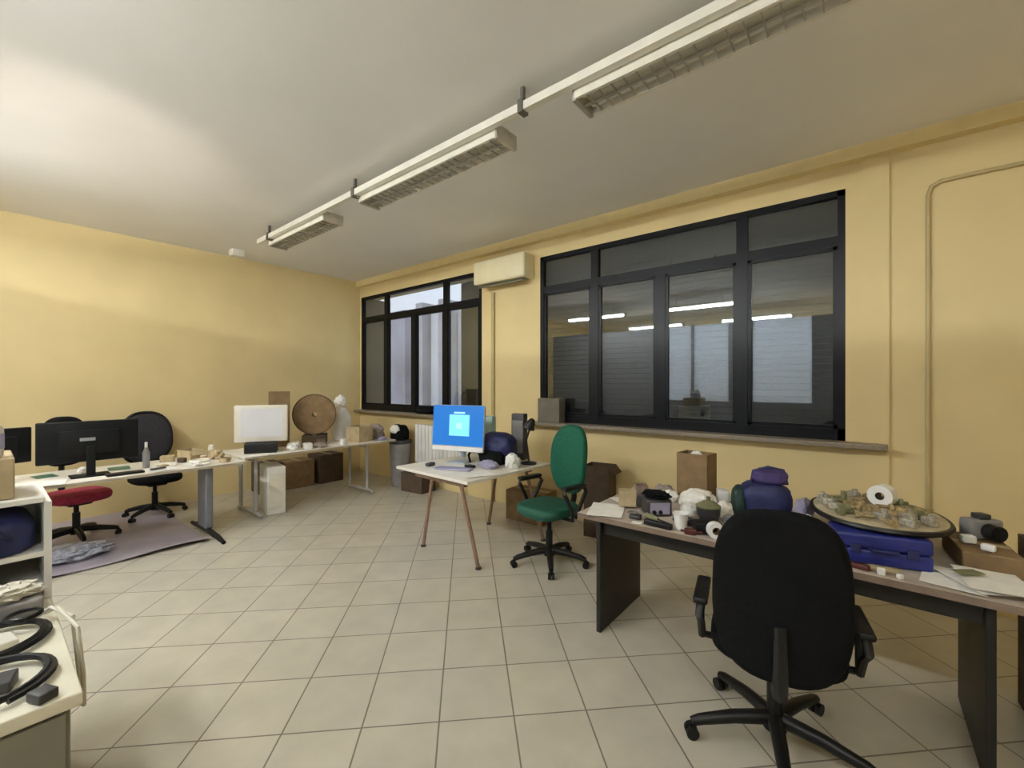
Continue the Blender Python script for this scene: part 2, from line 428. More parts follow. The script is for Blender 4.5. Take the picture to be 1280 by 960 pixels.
# ------------------------------------------------------------------ swivel chairs
def chair(name, label, loc, rz, seat_h, back, sm, bmt, base_r=.31, arms=True, phase=0, group=None, armh=.2, bw=.47):
    """faces local +Y; back = (width, height, z of lower edge, exponent, top taper, bottom taper, lean)"""
    t = T(name, label, 'chair', loc, rz, group)
    s = B(); s.cyl((0, 0, .07), (0, 0, .14), .045, .035, 20)
    for k in range(5):
        a = phase+2*PI*k/5; c, q = math.cos(a), math.sin(a)
        s.tube([(c*.03, q*.03, .115), (c*base_r*.5, q*base_r*.5, .105), (c*base_r*.9, q*base_r*.9, .08), (c*base_r, q*base_r, .068)], [.03, .027, .022, .018], 10)
    O('star_base', s, 'black_plastic', t)
    for k in range(5):
        a = phase+2*PI*k/5; c, q = math.cos(a), math.sin(a); x, y = c*base_r, q*base_r
        w = Vector((-q, c, 0)); cs = B()
        for sg in (-1, 1):
            p = Vector((x, y, .0275))+w*sg*.016; cs.cyl(p-w*.009, p+w*.009, .0265, n=18)
        cs.cyl((x, y, .03), (x, y, .068), .01)
        O('caster', cs, 'black_plastic', t)
    O('gas_lift', B().cyl((0, 0, .141), (0, 0, .28), .03).cyl((0, 0, .28), (0, 0, seat_h-.1), .02), 'black_plastic', t)
    O('mechanism', B().rbox((0, -.02, seat_h-.085), (.18, .26, .05), .015), 'black_plastic', t)
    O('seat', B().pad(superell(bw, .46, 3.4), .085, .036, lambda u, v, w: (u, v+.02, seat_h-.02+w-.35*max(0, v-.1)**2*2), .008), sm, t)
    W, H, z0, e, tp, bt, lean = back; ym = -.235
    def bf(u, v, w):
        return (u, ym-lean*(v+H/2)+w+.5*u*u-.25*(v*v), z0+H/2+v)
    pd = B().pad(superell(W, H, e, 48, bt, tp), .07, .03, lambda u, v, w: bf(u, v, w), .01)
    O('backrest', pd, bmt, t)
    O('back_support', B().tube([(0, -.1, seat_h-.085), (0, ym-.05, seat_h-.08), (0, ym-.085, seat_h+.02), (0, ym-.075, z0+H*.35)], [.026, .028, .026, .02], 8), 'black_plastic', t)
    if arms:
        for sg in (-1, 1):
            x = sg*(bw/2+.035); h = seat_h+armh
            a = B().tube([(sg*(bw/2-.1), .0, seat_h-.075), (x, 0, seat_h-.07), (x+sg*.01, .02, seat_h+.02), (x+sg*.005, .1, h-.03), (x, .09, h), (x, -.13, h), (x, -.17, h-.04), (x, -.09, seat_h+.03), (x, -.03, seat_h-.06)], .017, 8)
            a.rbox((x, -.02, h+.01), (.06, .26, .03), .012)
            O('armrest', a, 'black_plastic', t)
    return t
chair('office_chair', 'black fabric office chair seen from behind at the cluttered desk', (-.295, 2.16, 0), R(11), .47,
      (.6, .67, .42, 2.9, .74, .80, .1), 'black_fabric', 'black_fabric', .345, True, R(202), armh=.13, bw=.5)
gc = chair('office_chair', 'green office chair with black arms beside the small trestle table', (-2.11, 3.11, 0), R(169), .5,
      (.47, .62, .56, 2.5, .9, .85, .08), 'green_dark', 'green_fabric', .32, True, R(235-169), armh=.19)
chair('office_chair', 'red seated office chair pushed under the desk behind the black monitor', (-6.04, .6, 0), R(-76), .47,
      (.42, .5, .72, 2.8, .85, .9, .06), 'red_fabric', 'black_fabric', .31, False, R(8))
mc = chair('office_chair', 'black mesh backed office chair between the white desk and the plain wall', (-6.48, 1.3, 0), R(-84), .47,
      (.52, .58, .61, 2.5, .88, .95, .04), 'black_fabric', 'mesh_fabric', .29, False, R(30))
W_, H_ = .53, .6
O('back_rim', B().tube([(u, -.262-.04*(v+.3)+.5*u*u-.25*v*v, .61+.29+v) for u, v in superell(W_, H_, 2.5, 40, .95, .88)], .02, 8, True), 'black_plastic', mc)

# ------------------------------------------------------------------ generic props
def carton(label, loc, dims, rz=0, m='cardboard', open_=True, flaps=True, name='carton', group=None, th=.006):
    w, d_, h = dims; t = T(name, label, 'box', loc, rz, group); s = B()
    if open_:
        s.b2(-w/2, w/2, -d_/2, d_/2, 0, th)
        s.b2(-w/2, -w/2+th, -d_/2, d_/2, th, h).b2(w/2-th, w/2, -d_/2, d_/2, th, h)
        s.b2(-w/2+th, w/2-th, -d_/2, -d_/2+th, th, h).b2(-w/2+th, w/2-th, d_/2-th, d_/2, th, h)
    else:
        s.rbox((0, 0, h/2), (w, d_, h), .004, seg=1)
        O('tape', B().box((0, 0, h+.0008), (w*.98, .045, .0012)), 'tan', t, False)
    O('body', s, m, t, False)
    if open_ and flaps:
        f = min(w, d_)*.4
        for sg, ang in ((-1, 35), (1, 50)):
            r = Matrix.Rotation(R(ang)*sg, 4, 'Y')
            O('flap', B().box(Vector((sg*w/2, 0, h))+r @ Vector((sg*f/2, 0, 0)), (f, d_*.98, .004), r), m, t, False)
    return t

def sheet(label, loc, rz, w=.21, d_=.297, m='paper', curl=.006, seed=0, group=None, name='paper_sheet', cat='paper'):
    s = B(); n = 7; vs = {}
    for k, dz in ((0, 0), (1, .0012)):
        for i in range(n):
            for j in range(n):
                u, v = i/(n-1)-.5, j/(n-1)-.5
                z = curl*(1+noise.noise(Vector((u*2.5+seed, v*2.5, seed*1.7))))
                vs[k, i, j] = s.bm.verts.new((u*w, v*d_, z+dz))
    for i in range(n-1):
        for j in range(n-1):
            s.bm.faces.new((vs[1, i, j], vs[1, i+1, j], vs[1, i+1, j+1], vs[1, i, j+1]))
            s.bm.faces.new((vs[0, i, j], vs[0, i, j+1], vs[0, i+1, j+1], vs[0, i+1, j]))
    for i in range(n-1):
        for (a, c) in (((i, 0), (i+1, 0)), ((i, n-1), (i+1, n-1)), ((0, i), (0, i+1)), ((n-1, i), (n-1, i+1))):
            s.bm.faces.new((vs[0, *a], vs[0, *c], vs[1, *c], vs[1, *a]))
    return S(name, label, cat, s, m, loc, rz, group)

def coil(label, loc, r, turns, tr, m, rz=0, sy=1, name='cable_coil', tail=None):
    p = []; N = int(turns*28)
    for i in range(N):
        a = 2*PI*i/28; rr = r*(1+.06*math.sin(a*.73)); p.append((rr*math.cos(a), sy*rr*math.sin(a), tr+.0026*tr/.003*abs(math.sin(a*.5+1))*.9+tr*1.4*(i/N)))
    if tail: p += tail
    return S(name, label, 'cable', B().tube(p, tr, 6), m, loc, rz)

def roll(label, loc, ro, ri, w, m, rz=0, name='tape_roll', stand=True, core=None):
    t = T(name, label, 'roll', loc, rz)
    pr = [(ri, -w/2), (ro, -w/2), (ro, w/2), (ri, w/2), (ri, -w/2)]
    tm = Matrix.Translation((0, 0, ro)) @ Matrix.Rotation(R(90), 4, 'X') if stand else Matrix.Translation((0, 0, w/2))
    O('wound_tape', B().lathe(pr, 28, tm), m, t)
    O('core', B().lathe([(ri*.86, -w/2-.001), (ri*.99, -w/2-.001), (ri*.99, w/2+.001), (ri*.86, w/2+.001), (ri*.86, -w/2-.001)], 24, tm), core or 'cardboard', t)
    return t

def blob(name, label, cat, loc, d_, m, amp=.15, sc=2.5, seed=1, rz=0, sub=4, ex=1):
    return S(name, label, cat, B().blob((0, 0, 0), d_, amp, sc, seed, sub=sub, ex=ex), m, loc, rz)

def device(name, label, cat, loc, d_, m, rz=0, r=.008, face=None, bits=0):
    t = T(name, label, cat, loc, rz)
    O('casing', B().rbox((0, 0, d_[2]/2), d_, min(r, min(d_)*.4)), m, t)
    if face: O('front_panel', B().rbox((0, -d_[1]/2-.002, d_[2]*.5), (d_[0]*.8, .004, d_[2]*.7), .0015, seg=1), face, t)
    for k in range(bits):
        O('knob', B().cyl((-d_[0]*.25+k*d_[0]*.25, -d_[1]/2-.0045, d_[2]*.3), (-d_[0]*.25+k*d_[0]*.25, -d_[1]/2-.016, d_[2]*.3), .011), 'black_plastic', t)
    return t

# ------------------------------------------------------------------ things on the cluttered desk
Z = .7415
sheet('loose white sheet at the chair end of the cluttered desk', (-1.27, 2.52, Z), R(20), seed=1)
sheet('white sheet lying askew beside the tan box on the cluttered desk', (-1.22, 2.86, Z), R(-35), seed=2)
carton('small tan box near the end of the cluttered desk', (-1.2, 2.68, Z+.013), (.11, .09, .10), R(25), 'tan', False)
device('test_instrument', 'dark grey instrument with a lilac front on the cluttered desk', 'instrument', (-1.0, 2.66, Z), (.15, .13, .10), 'grey_dark', R(40), .01, 'lilac', 2)
blob('work_glove', 'black work glove draped over the grey instrument', 'glove', (-1.0, 2.66, Z+.102), (.17, .12, .05), 'black_fabric', .3, 3, 4)
for i, (x, y, a) in enumerate(((-.83, 2.93, 10), (-.83, 2.745, -22), (-.65, 2.83, 35))):
    blob('crumpled_paper', ('crumpled white paper in front of the small open carton', 'crumpled white paper leaning on the dark cables',
                            'crumpled white paper beside the black pot')[i], 'paper', (x, y, Z), ((.22, .19, .15), (.1, .1, .09), (.1, .09, .12))[i], 'paper', .22, 2.2, 11+i, R(a), 4)
cb = carton('small open brown carton stuffed with white parts against the yellow wall', (-.9, 3.15, Z), (.21, .16, .33), R(-8), 'cardboard', True, False)
blob('foam_scrap', 'white foam scrap sticking out of the small open brown carton', 'foam', (-.9, 3.14, Z+.2), (.13, .1, .16), 'white', .2, 2, 8)
coil('coil of black cable between the crumpled papers', (-.82, 2.6, Z), .05, 4, .006, 'grey_dark')
pot = T('parts_pot', 'dark round pot of parts beside the black chair on the cluttered desk', 'pot', (-.7, 2.68, Z))
O('bowl', B().lathe([(0, 0), (.04, 0), (.062, .05), (.066, .09), (.06, .09), (.055, .05), (.036, .008), (0, .008)], 28), 'grey_dark', pot)
O('lid', B().lathe([(.067, .092), (.068, .10), (.03, .125), (.012, .13), (.012, .15), (0, .152), (0, .092), (.067, .092)], 28), 'olive', pot)
device('power_adapter', 'black power adapter in front of the dark round pot', 'adapter', (-.66, 2.5, Z), (.14, .09, .06), 'black_plastic', R(30))
device('power_adapter', 'thin grey adapter lying behind the dark round pot', 'adapter', (-.57, 2.72, Z), (.11, .06, .05), 'grey_plastic', R(-20))
cup = T('plastic_cup', 'crushed white plastic cup at the front edge of the cluttered desk', 'cup', (-.79, 2.47, Z))
O('cup_wall', B().lathe([(0, 0), (.03, 0), (.04, .085), (.042, .087), (.037, .085), (.027, .006), (0, .006)], 24), 'white_plastic', cup)
O('rim', B().lathe([(.0425, .084), (.045, .087), (.0425, .09), (.041, .089), (.0425, .084)], 24), 'white_plastic', cup)
roll('white tape roll standing by the black chair at the desk edge', (-.6, 2.43, Z), .042, .02, .04, 'white_plastic', R(30))
s = T('screwdriver', 'screwdriver with olive handle and black tip near the desk edge', 'screwdriver', (-.93, 2.5, Z+.017), R(-25))
O('handle', B().tube([(-.1, 0, 0), (-.09, 0, 0), (-.03, 0, 0), (0, 0, 0)], [.012, .016, .015, .009], 10), 'olive', s)
O('shaft', B().cyl((.001, 0, 0), (.09, 0, 0), .004), 'black_plastic', s)
S('metal_clamp', 'small brown metal clamp behind the white tape roll', 'clamp', B().rbox((0, 0, .015), (.06, .03, .03), .006).cyl((-.05, 0, .015), (.06, 0, .015), .006), 'maroon', (-.72, 2.41, Z), R(15))
device('solder_sponge', 'small dark tin near the screwdriver', 'tin', (-1.06, 2.48, Z), (.07, .05, .025), 'grey_dark', R(10))
# blue bag
bg = T('tool_bag', 'dark blue tool bag with purple top standing behind the black chair', 'bag', (-.47, 3.04, Z), R(15))
O('body', B().blob((0, 0, 0), (.27, .2, .24), .1, 1.6, 3, ex=.62), 'navy', bg)
O('top_pouch', B().blob((.03, 0, .205), (.19, .15, .1), .12, 1.8, 5, ex=.7), 'purple', bg)
O('side_pocket', B().blob((-.14, -.02, 0), (.09, .15, .2), .1, 2, 6, ex=.7), 'teal_dark', bg)
O('handle', B().tube([(-.07, 0, .20), (-.06, 0, .27), (.02, 0, .3), (.1, 0, .285), (.12, 0, .2)], .009, 8), 'navy', bg)
blob('plastic_bag', 'pale plastic bag slumped beside the dark blue tool bag', 'bag', (-.265, 2.98, Z), (.09, .14, .18), 'lilac', .25, 2.5, 14)
blob('plastic_bag', 'white plastic bag behind the shoulder of the black chair', 'bag', (-.24, 2.72, Z), (.19, .15, .14), 'white', .3, 2.5, 15)
# blue case and round tray board
cs = T('tool_case', 'blue plastic tool case under the round beige board', 'case', (.05, 2.6, Z), R(14))
O('lower_shell', B().rbox((0, 0, .035), (.34, .18, .066), .012), 'blue_plastic', cs)
O('upper_shell', B().rbox((0, 0, .104), (.34, .18, .066), .012), 'blue_plastic', cs)
for x in (-.1, .1): O('latch', B().rbox((x, -.093, .07), (.04, .006, .04), .002), 'navy', cs)
O('handle', B().tube([(-.05, -.085, .075), (-.045, -.115, .075), (.045, -.115, .075), (.05, -.085, .075)], .007, 8), 'navy', cs)
device('tool_case', 'small navy case squeezed between the blue tool case and the black chair', 'case', (-.17, 2.545, Z), (.1, .13, .12), 'navy', R(14), .012)
carton('brown carton holding up the back of the round beige board', (.04, 2.97, Z), (.34, .3, .139), R(5), 'cardboard_dark', False)
bd = T('round_board', 'round ended beige board with dark edge heaped with small parts', 'board', (.05, 2.86, Z+.142), R(10))
O('board', B().pad(superell(.52, .64, 2.2, 48), .022, .004, lambda u, v, w: (u, v, w+.012)), 'board_beige', bd)
O('edge_band', B().tube([(u, v, .012) for u, v in superell(.526, .646, 2.2, 48)], .0125, 6, True), 'black_plastic', bd)
ZB = Z+.142+.0245
roll('white roll with dark core standing on the round beige board', (.08, 3.0, ZB), .055, .02, .07, 'white_plastic', R(-20), core='black_plastic')
bits = []
def bit(k):
    s = B()
    if k == 0: s.cyl((-.035, 0, .017), (-.02, 0, .017), .017, n=6).cyl((-.02, 0, .017), (.035, 0, .017), .009)
    elif k == 1: s.rbox((0, 0, .018), (.06, .04, .036), .005).cyl((.01, 0, .036), (.01, 0, .052), .012)
    elif k == 2: s.lathe([(.012, 0), (.028, 0), (.028, .024), (.012, .024), (.012, 0)], 16)
    else: s.rbox((0, 0, .01), (.065, .026, .02), .004).rbox((.022, 0, .034), (.02, .026, .03), .004)
    return s
src = [O('metal_part', bit(k), ('brass_bits', 'steel_bits', 'brass_bits', 'olive')[k]) for k in range(4)]
lb = ['hex bolt part in the heap of small parts on the round beige board', 'square block part in the heap of small parts on the round beige board',
      'washer part in the heap of small parts on the round beige board', 'angle part in the heap of small parts on the round beige board']
spots = []
tries = 0
while len(spots) < 34 and tries < 4000:
    tries += 1
    u, v = random.uniform(-.22, .22), random.uniform(-.27, .27)
    if (u/.215)**2+(v/.275)**2 > 1: continue
    x, y = .05+u*math.cos(R(10))-v*math.sin(R(10)), 2.86+u*math.sin(R(10))+v*math.cos(R(10))
    if math.hypot(x-.08, y-3.0) < .085 or any(math.hypot(x-a, y-c) < .066 for a, c in spots): continue
    if v < -.1 and random.random() < .6: continue
    spots.append((x, y))
for i, (x, y) in enumerate(spots):
    k = i % 4; o = src[k] if i < 4 else src[k].copy()
    if i >= 4: C.objects.link(o)
    o.location = (x, y, ZB); o.rotation_euler = (0, 0, random.uniform(0, 6)); tag(o, lb[k], 'part', 'heap of small parts on the round board')
coil('grey cable squiggle along the front of the cluttered desk', (-1.11, 2.56, Z), .035, 3, .004, 'grey_plastic')
device('battery_pack', 'small black pack behind the grey instrument', 'battery', (-1.1, 2.88, Z), (.1, .06, .05), 'black_plastic', R(15))
device('wood_block', 'brown block at the back corner of the cluttered desk', 'block', (-1.28, 3.1, Z), (.09, .09, .06), 'brown_cloth', R(30))
device('foam_block', 'white foam block between the small open carton and the dark blue tool bag', 'foam', (-.72, 3.1, Z), (.07, .1, .11), 'white', R(20))
coil('dark cable ring behind the lone tan box', (-1.2, 2.98, Z), .045, 3, .005, 'black_plastic')
blob('crumpled_paper', 'crumpled white paper behind the small black pack', 'paper', (-1.04, 3.03, Z), (.12, .12, .08), 'paper', .25, 2.2, 17)
device('power_strip', 'black power strip along the desk edge by the white cup', 'power strip', (-.9, 2.42, Z), (.16, .035, .03), 'black_plastic', R(-4), .006)
coil('black cable knot between the black pot and the white cup', (-.755, 2.565, Z), .03, 3, .006, 'black_plastic')
device('metal_tin', 'grey tin at the back of the grey instrument', 'tin', (-1.13, 2.76, Z), (.07, .05, .08), 'grey_plastic', R(10), .012)
blob('crumpled_paper', 'small white crumple at the desk edge by the thin grey adapter', 'paper', (-.7, 2.775, Z), (.06, .05, .045), 'paper', .25, 2.4, 91)
device('connector_block', 'dark block beside the grey tin', 'block', (-1.2, 2.77, Z), (.05, .04, .04), 'grey_dark', R(50), .006)
blob('rag', 'grey rag at the far corner behind the white sheets', 'rag', (-1.12, 3.14, Z), (.14, .1, .09), 'grey_cloth', .3, 2.6, 92)
device('label_tag', 'white slip under the edge of the black power strip side', 'slip', (-1.02, 2.41, Z), (.06, .04, .004), 'paper', R(12), .001)
# right end of the desk
carton('flat brown carton lying at the far end of the cluttered desk', (.415, 2.86, Z), (.19, .34, .085), R(5), 'cardboard', False)
cm = T('camera', 'dark camera with round lens resting on the flat brown carton', 'camera', (.43, 2.96, Z+.088), R(35))
O('body', B().rbox((0, 0, .045), (.14, .07, .09), .012), 'grey_plastic', cm)
O('lens', B().cyl((0, -.036, .042), (0, -.085, .042), .035, n=24).cyl((0, -.085, .042), (0, -.09, .042), .03, n=24), 'black_plastic', cm)
O('viewfinder', B().rbox((0, 0, .102), (.05, .05, .024), .006), 'grey_dark', cm)
device('wall_plug', 'white plug lying on the flat brown carton beside the camera', 'plug', (.37, 2.83, Z+.088), (.05, .04, .035), 'white_plastic', R(20), .008)
device('wall_plug', 'white plug at the front corner of the flat brown carton', 'plug', (.42, 2.74, Z+.088), (.045, .03, .03), 'white_plastic', R(-20), .008)
for i, (x, y, a, lab) in enumerate(((.29, 2.53, -8, 'white printed sheet nearest the blue tool case'), (.37, 2.53, 30, 'white sheet crossing the others at the desk corner'),
                                    (.4, 2.52, 6, 'topmost white sheet at the very corner of the cluttered desk'))):
    sheet(lab, (x, y, Z+.013*i), R(a), .19, .25, 'paper', .004, 20+i)
device('folding_knife', 'dark red folded tool at the front of the cluttered desk', 'tool', (-.02, 2.43, Z), (.09, .03, .022), 'maroon', R(-12), .008)
device('wood_offcut', 'beige wooden offcut along the desk edge below the blue tool case', 'offcut', (.07, 2.455, Z), (.1, .03, .02), 'tan', R(10), .003)
device('wire_connector', 'tiny white connector near the beige offcut', 'connector', (.06, 2.405, Z), (.025, .02, .03), 'white_plastic', R(20), .004)
device('wire_connector', 'tiny white connector beside the dark red tool', 'connector', (.12, 2.405, Z), (.02, .02, .02), 'white_plastic', R(50), .004)
sheet('greenish printed card lying across the white sheets', (.33, 2.53, Z+.042), R(40), .1, .05, 'olive', .002, 31, name='card')
carton('tall dark brown carton on the floor past the end of the cluttered desk', (.74, 2.95, .001), (.28, .5, .82), R(3), 'cardboard_dark', True, False)
blob('winter_jacket', 'brown jacket stuffed into the tall dark brown carton', 'jacket', (.74, 2.95, .62), (.2, .38, .25), 'brown_cloth', .2, 2, 21)

# ------------------------------------------------------------------ middle table
Z3 = .7305
im = T('desktop_computer', 'desktop computer with a bright blue screen on the small trestle table', 'computer', (-3.27, 3.13, Z3), R(15))
sr = Matrix.Rotation(R(-4), 4, 'X')
def fr(x, y, z): return Vector((0, 0, .12)) + sr @ Vector((x, y, z))
O('housing', B().rbox(fr(0, 0, .24), (.62, .035, .48), .012, sr), 'aluminium', im)
sc = O('screen', B().box(fr(0, -.0185, .267), (.605, .002, .415), sr), 'screen_blue', im)
O('window_panel', B().box(fr(.02, -.0205, .27), (.24, .002, .22), sr), 'screen_window', sc)
O('icon', B().box(fr(.02, -.0225, .265), (.07, .002, .06), sr).box(fr(.02, -.0225, .40), (.13, .002, .018), sr), 'screen_detail', sc)
O('chin', B().box(fr(0, -.0185, .028), (.605, .002, .045), sr), 'white_plastic', im)
O('stand', B().tube([(0, .14, .04), (0, .12, .07), (0, .06, .16), (0, .03, .25)], [.02, .03, .03, .03], 4).rbox((0, .06, .005), (.22, .22, .01), .004), 'aluminium', im)
device('keyboard', 'lilac grey keyboard in front of the blue screen', 'keyboard', (-3.04, 2.86, Z3), (.36, .12, .018), 'lilac', R(20), .006)
sheet('white sheet beside the keyboard on the small trestle table', (-2.7, 2.82, Z3), R(-20), seed=41)
device('computer_mouse', 'dark mouse next to the lilac grey keyboard', 'mouse', (-3.36, 2.84, Z3), (.06, .1, .035), 'grey_dark', R(10), .014)
bp = T('backpack', 'dark blue backpack lying behind the blue screen', 'backpack', (-2.98, 3.42, Z3), R(10))
O('body', B().blob((0, 0, 0), (.42, .28, .36), .12, 1.7, 31, ex=.75), 'navy', bp)
O('front_pocket', B().blob((.02, -.14, 0), (.28, .1, .17), .1, 2, 32, ex=.7), 'black_fabric', bp)
O('strap', B().tube([(-.15, -.05, .22), (-.2, -.13, .2), (-.23, -.19, .08), (-.2, -.2, .012)], .014, 6), 'black_fabric', bp)
blob('folded_scarf', 'lilac cloth bundle in front of the dark blue backpack', 'cloth', (-2.83, 3.12, Z3), (.22, .15, .09), 'lilac', .3, 2.2, 33)
device('desk_speaker', 'upright grey speaker behind the dark blue backpack', 'speaker', (-2.9, 3.7, Z3), (.16, .09, .5), 'grey_dark', R(10), .015, 'grey_plastic')
device('phone_stand', 'pale teal box standing behind the blue screen', 'box', (-3.28, 3.62, Z3), (.14, .1, .46), 'teal_pale', R(15), .01)
blob('paper_bag', 'white paper bag on the small trestle table beside the green chair', 'bag', (-2.66, 3.29, Z3), (.15, .14, .16), 'white', .25, 2.3, 93)
device('hard_drive', 'small black drive beside the stand of the blue screen', 'drive', (-2.99, 3.03, Z3), (.1, .07, .025), 'black_plastic', R(-10), .006)
lp = T('desk_lamp', 'black jointed desk lamp beside the green chair', 'lamp', (-2.66, 3.55, Z3))
O('base', B().lathe([(0, 0), (.08, 0), (.08, .015), (.02, .03), (0, .03)], 28), 'black_plastic', lp)
O('arm', B().tube([(0, 0, .03), (-.05, .02, .24), (.05, .0, .46)], .011, 8), 'black_plastic', lp)
O('lamp_shade', B().lathe([(.02, 0), (.03, .01), (.065, .1), (.06, .1), (.025, .015), (.02, 0)], 24, Matrix.Translation((.05, 0, .46)) @ Matrix.Rotation(R(-150), 4, 'Y')), 'black_plastic', lp)
carton('brown carton on the floor under the small trestle table near the window wall', (-2.95, 3.98, .001), (.5, .3, .34), R(3), 'cardboard', False)
ct = carton('tall brown carton with folded flap standing behind the green chair', (-2.1, 4.02, .001), (.26, .24, .72), R(8), 'cardboard_dark')
carton('grey brown box standing on the sill at the corner of the big window', (-2.83, 4.215, 1.102), (.3, .13, .28), 0, 'carton_grey', False)
blob('cloth_bag', 'black bag lying on the sill of the small window', 'bag', (-5.12, 4.21, 1.102), (.42, .13, .14), 'black_fabric', .2, 2.4, 44)

# radiator and corner
rd = T('radiator', 'white ribbed radiator under the small window', 'radiator', (-4.72, 4.23, .36))
f = B()
for k in range(15): f.rbox((-.56+.08*k, 0, .29), (.07, .085, .58), .014, seg=2)
O('columns', f, 'white', rd)
for x in (-.4, .4): O('foot', B().box((x, 0, -.18), (.03, .05, .36)), 'white', rd)
bn = T('waste_bin', 'grey round bin past the end of the carton laden desk', 'bin', (-5.5, 4.06, .001))
O('drum', B().lathe([(0, 0), (.13, 0), (.165, .66), (.158, .66), (.125, .01), (0, .01)], 32), 'grey_plastic', bn)
O('rim', B().lathe([(.166, .645), (.175, .66), (.17, .675), (.157, .672), (.166, .645)], 32), 'grey_dark', bn)
O('lid', B().lathe([(0, .676), (.172, .676), (.172, .69), (0, .705)], 32), 'grey_dark', bn)
bb = T('shoulder_bag', 'black bag with white patch sitting on the grey round bin', 'bag', (-5.5, 4.05, .708))
O('body', B().blob((0, 0, 0), (.3, .24, .26), .14, 2, 51, ex=.8), 'black_fabric', bb)
O('patch', B().blob((.0, -.08, .1), (.2, .13, .14), .15, 2, 52), 'white', bb)
carton('dark brown carton on the floor below the white radiator', (-5.02, 4.02, .001), (.42, .28, .27), R(6), 'cardboard_dark', False)

# ------------------------------------------------------------------ desk with the black monitor
Z1 = .7315
mo = T('monitor', 'wide black monitor seen from behind on the white desk', 'monitor', (-5.36, .62, Z1), R(90))
O('housing', B().rbox((0, 0, .31), (.66, .03, .36), .012).rbox((0, -.025, .3), (.4, .03, .22), .012), 'monitor_black', mo)
O('screen', B().box((0, .0155, .31), (.63, .002, .33)), 'grey_dark', mo)
O('badge', B().rbox((-.02, -.041, .33), (.1, .002, .028), .001, seg=1), 'badge', mo)
O('stand', B().rbox((0, -.05, .14), (.06, .02, .26), .005).rbox((0, 0, .006), (.26, .19, .012), .004), 'monitor_black', mo)
m2 = T('monitor', 'black monitor turned aside next to the wide one on the white desk', 'monitor', (-5.5, .06, Z1), R(108))
O('housing', B().rbox((0, 0, .30), (.46, .03, .3), .012).rbox((0, -.025, .29), (.28, .03, .18), .012), 'monitor_black', m2)
O('screen', B().box((0, .0155, .30), (.43, .002, .27)), 'grey_dark', m2)
O('stand', B().rbox((0, -.05, .14), (.05, .02, .24), .005).rbox((0, 0, .006), (.2, .17, .012), .004), 'monitor_black', m2)
for i, (x, y, a, lab) in enumerate(((-5.21, .36, 80, 'white sheet on the desk edge before the wide black monitor'), (-5.24, 1.1, 96, 'white sheet on the desk past the wide black monitor'),
                                (-5.5, 1.18, 70, 'white sheet farther back on the desk in front of the mesh chair'), (-5.3, 1.4, 100, 'white sheet under the pale cable coil'))):
    sheet(lab, (x, y, Z1), R(a), .2, .28, 'paper', .004, 50+i)
device('keyboard', 'slim black keyboard beside the foot of the wide black monitor', 'keyboard', (-5.19, .83, Z1), (.26, .1, .02), 'black_plastic', R(92), .006)
sheet('green circuit board lying behind the foot of the wide black monitor', (-5.6, .85, Z1), R(85), .16, .2, 'pcb_green', .002, 60, name='circuit_board', cat='circuit board')
sheet('green circuit board lying beneath the turned black monitor side', (-5.62, .36, Z1), R(100), .14, .18, 'pcb_green', .002, 61, name='circuit_board', cat='circuit board')
cl = coil('coil of pale cable at the end of the white desk', (-5.27, 1.42, Z1+.014), .08, 4, .009, 'off_white')
sb = T('spray_bottle', 'slim white bottle beside the wide black monitor', 'bottle', (-5.42, 1.02, Z1))
O('flask', B().lathe([(0, 0), (.028, 0), (.03, .15), (.014, .19), (.014, .2), (0, .2)], 20), 'grey_plastic', sb)
O('nozzle', B().lathe([(0, .201), (.012, .201), (.012, .25), (0, .255)], 16), 'white_plastic', sb)
carton('low open tan box at the back of the white desk', (-5.72, 1.46, Z1), (.2, .16, .1), R(20), 'cardboard_pale')
blob('bubble_wrap', 'pale crumpled wrapping at the end of the white desk', 'wrapping', (-5.5, 1.64, Z1), (.15, .12, .12), 'cardboard_pale', .35, 2.4, 62)
roll('brown tape roll lying near the pale cable coil', (-5.2, 1.62, Z1), .05, .035, .045, 'tan', 0, stand=False)
device('hand_drill', 'small brown block between the pale wrapping and the tan box', 'block', (-5.52, 1.33, Z1), (.08, .05, .05), 'cardboard_dark', R(30), .01)
for x, y, h, rr, m, lab in ((-5.62, 1.62, .1, .035, 'tan', 'tan jar behind the pale wrapping on the white desk'), (-5.75, 1.66, .13, .032, 'off_white', 'pale jar at the back of the white desk by the cream framed screen'),
                            (-5.45, 1.5, .06, .03, 'brass_bits', 'short brass tin beside the pale cable coil')):
    j = T('jar', lab, 'jar', (x, y, Z1))
    O('jar_body', B().lathe([(0, 0), (rr, 0), (rr, h*.8), (rr*.8, h*.86), (0, h*.86)], 20), m, j)
    O('lid', B().lathe([(0, h*.865), (rr*.9, h*.865), (rr*.9, h), (0, h)], 20), 'off_white', j)
device('tool_box', 'small tan tool box beside the slim bottle on the white desk', 'box', (-5.66, 1.24, Z1), (.12, .09, .07), 'tan', R(70), .01)
coil('tangle of beige wire near the tan jar on the white desk', (-5.36, 1.68, Z1), .045, 4, .006, 'tan')
device('sticky_notes', 'small yellowish pad near the slim bottle on the white desk', 'notepad', (-5.33, 1.13, Z1+.0135), (.07, .07, .012), 'tan', R(20), .002)
device('remote_control', 'dark slim remote lying before the slim bottle on the white desk', 'remote', (-5.17, 1.06, Z1+.0135), (.04, .12, .015), 'grey_dark', R(8), .006)
blob('crumpled_paper', 'small white crumple between the two green circuit boards', 'paper', (-5.6, .6, Z1), (.09, .08, .06), 'paper', .25, 2.4, 94)
blob('crumpled_paper', 'white crumple by the pale cable coil at the end of the white desk', 'paper', (-5.14, 1.36, Z1+.0135), (.07, .06, .05), 'paper', .25, 2.4, 95)
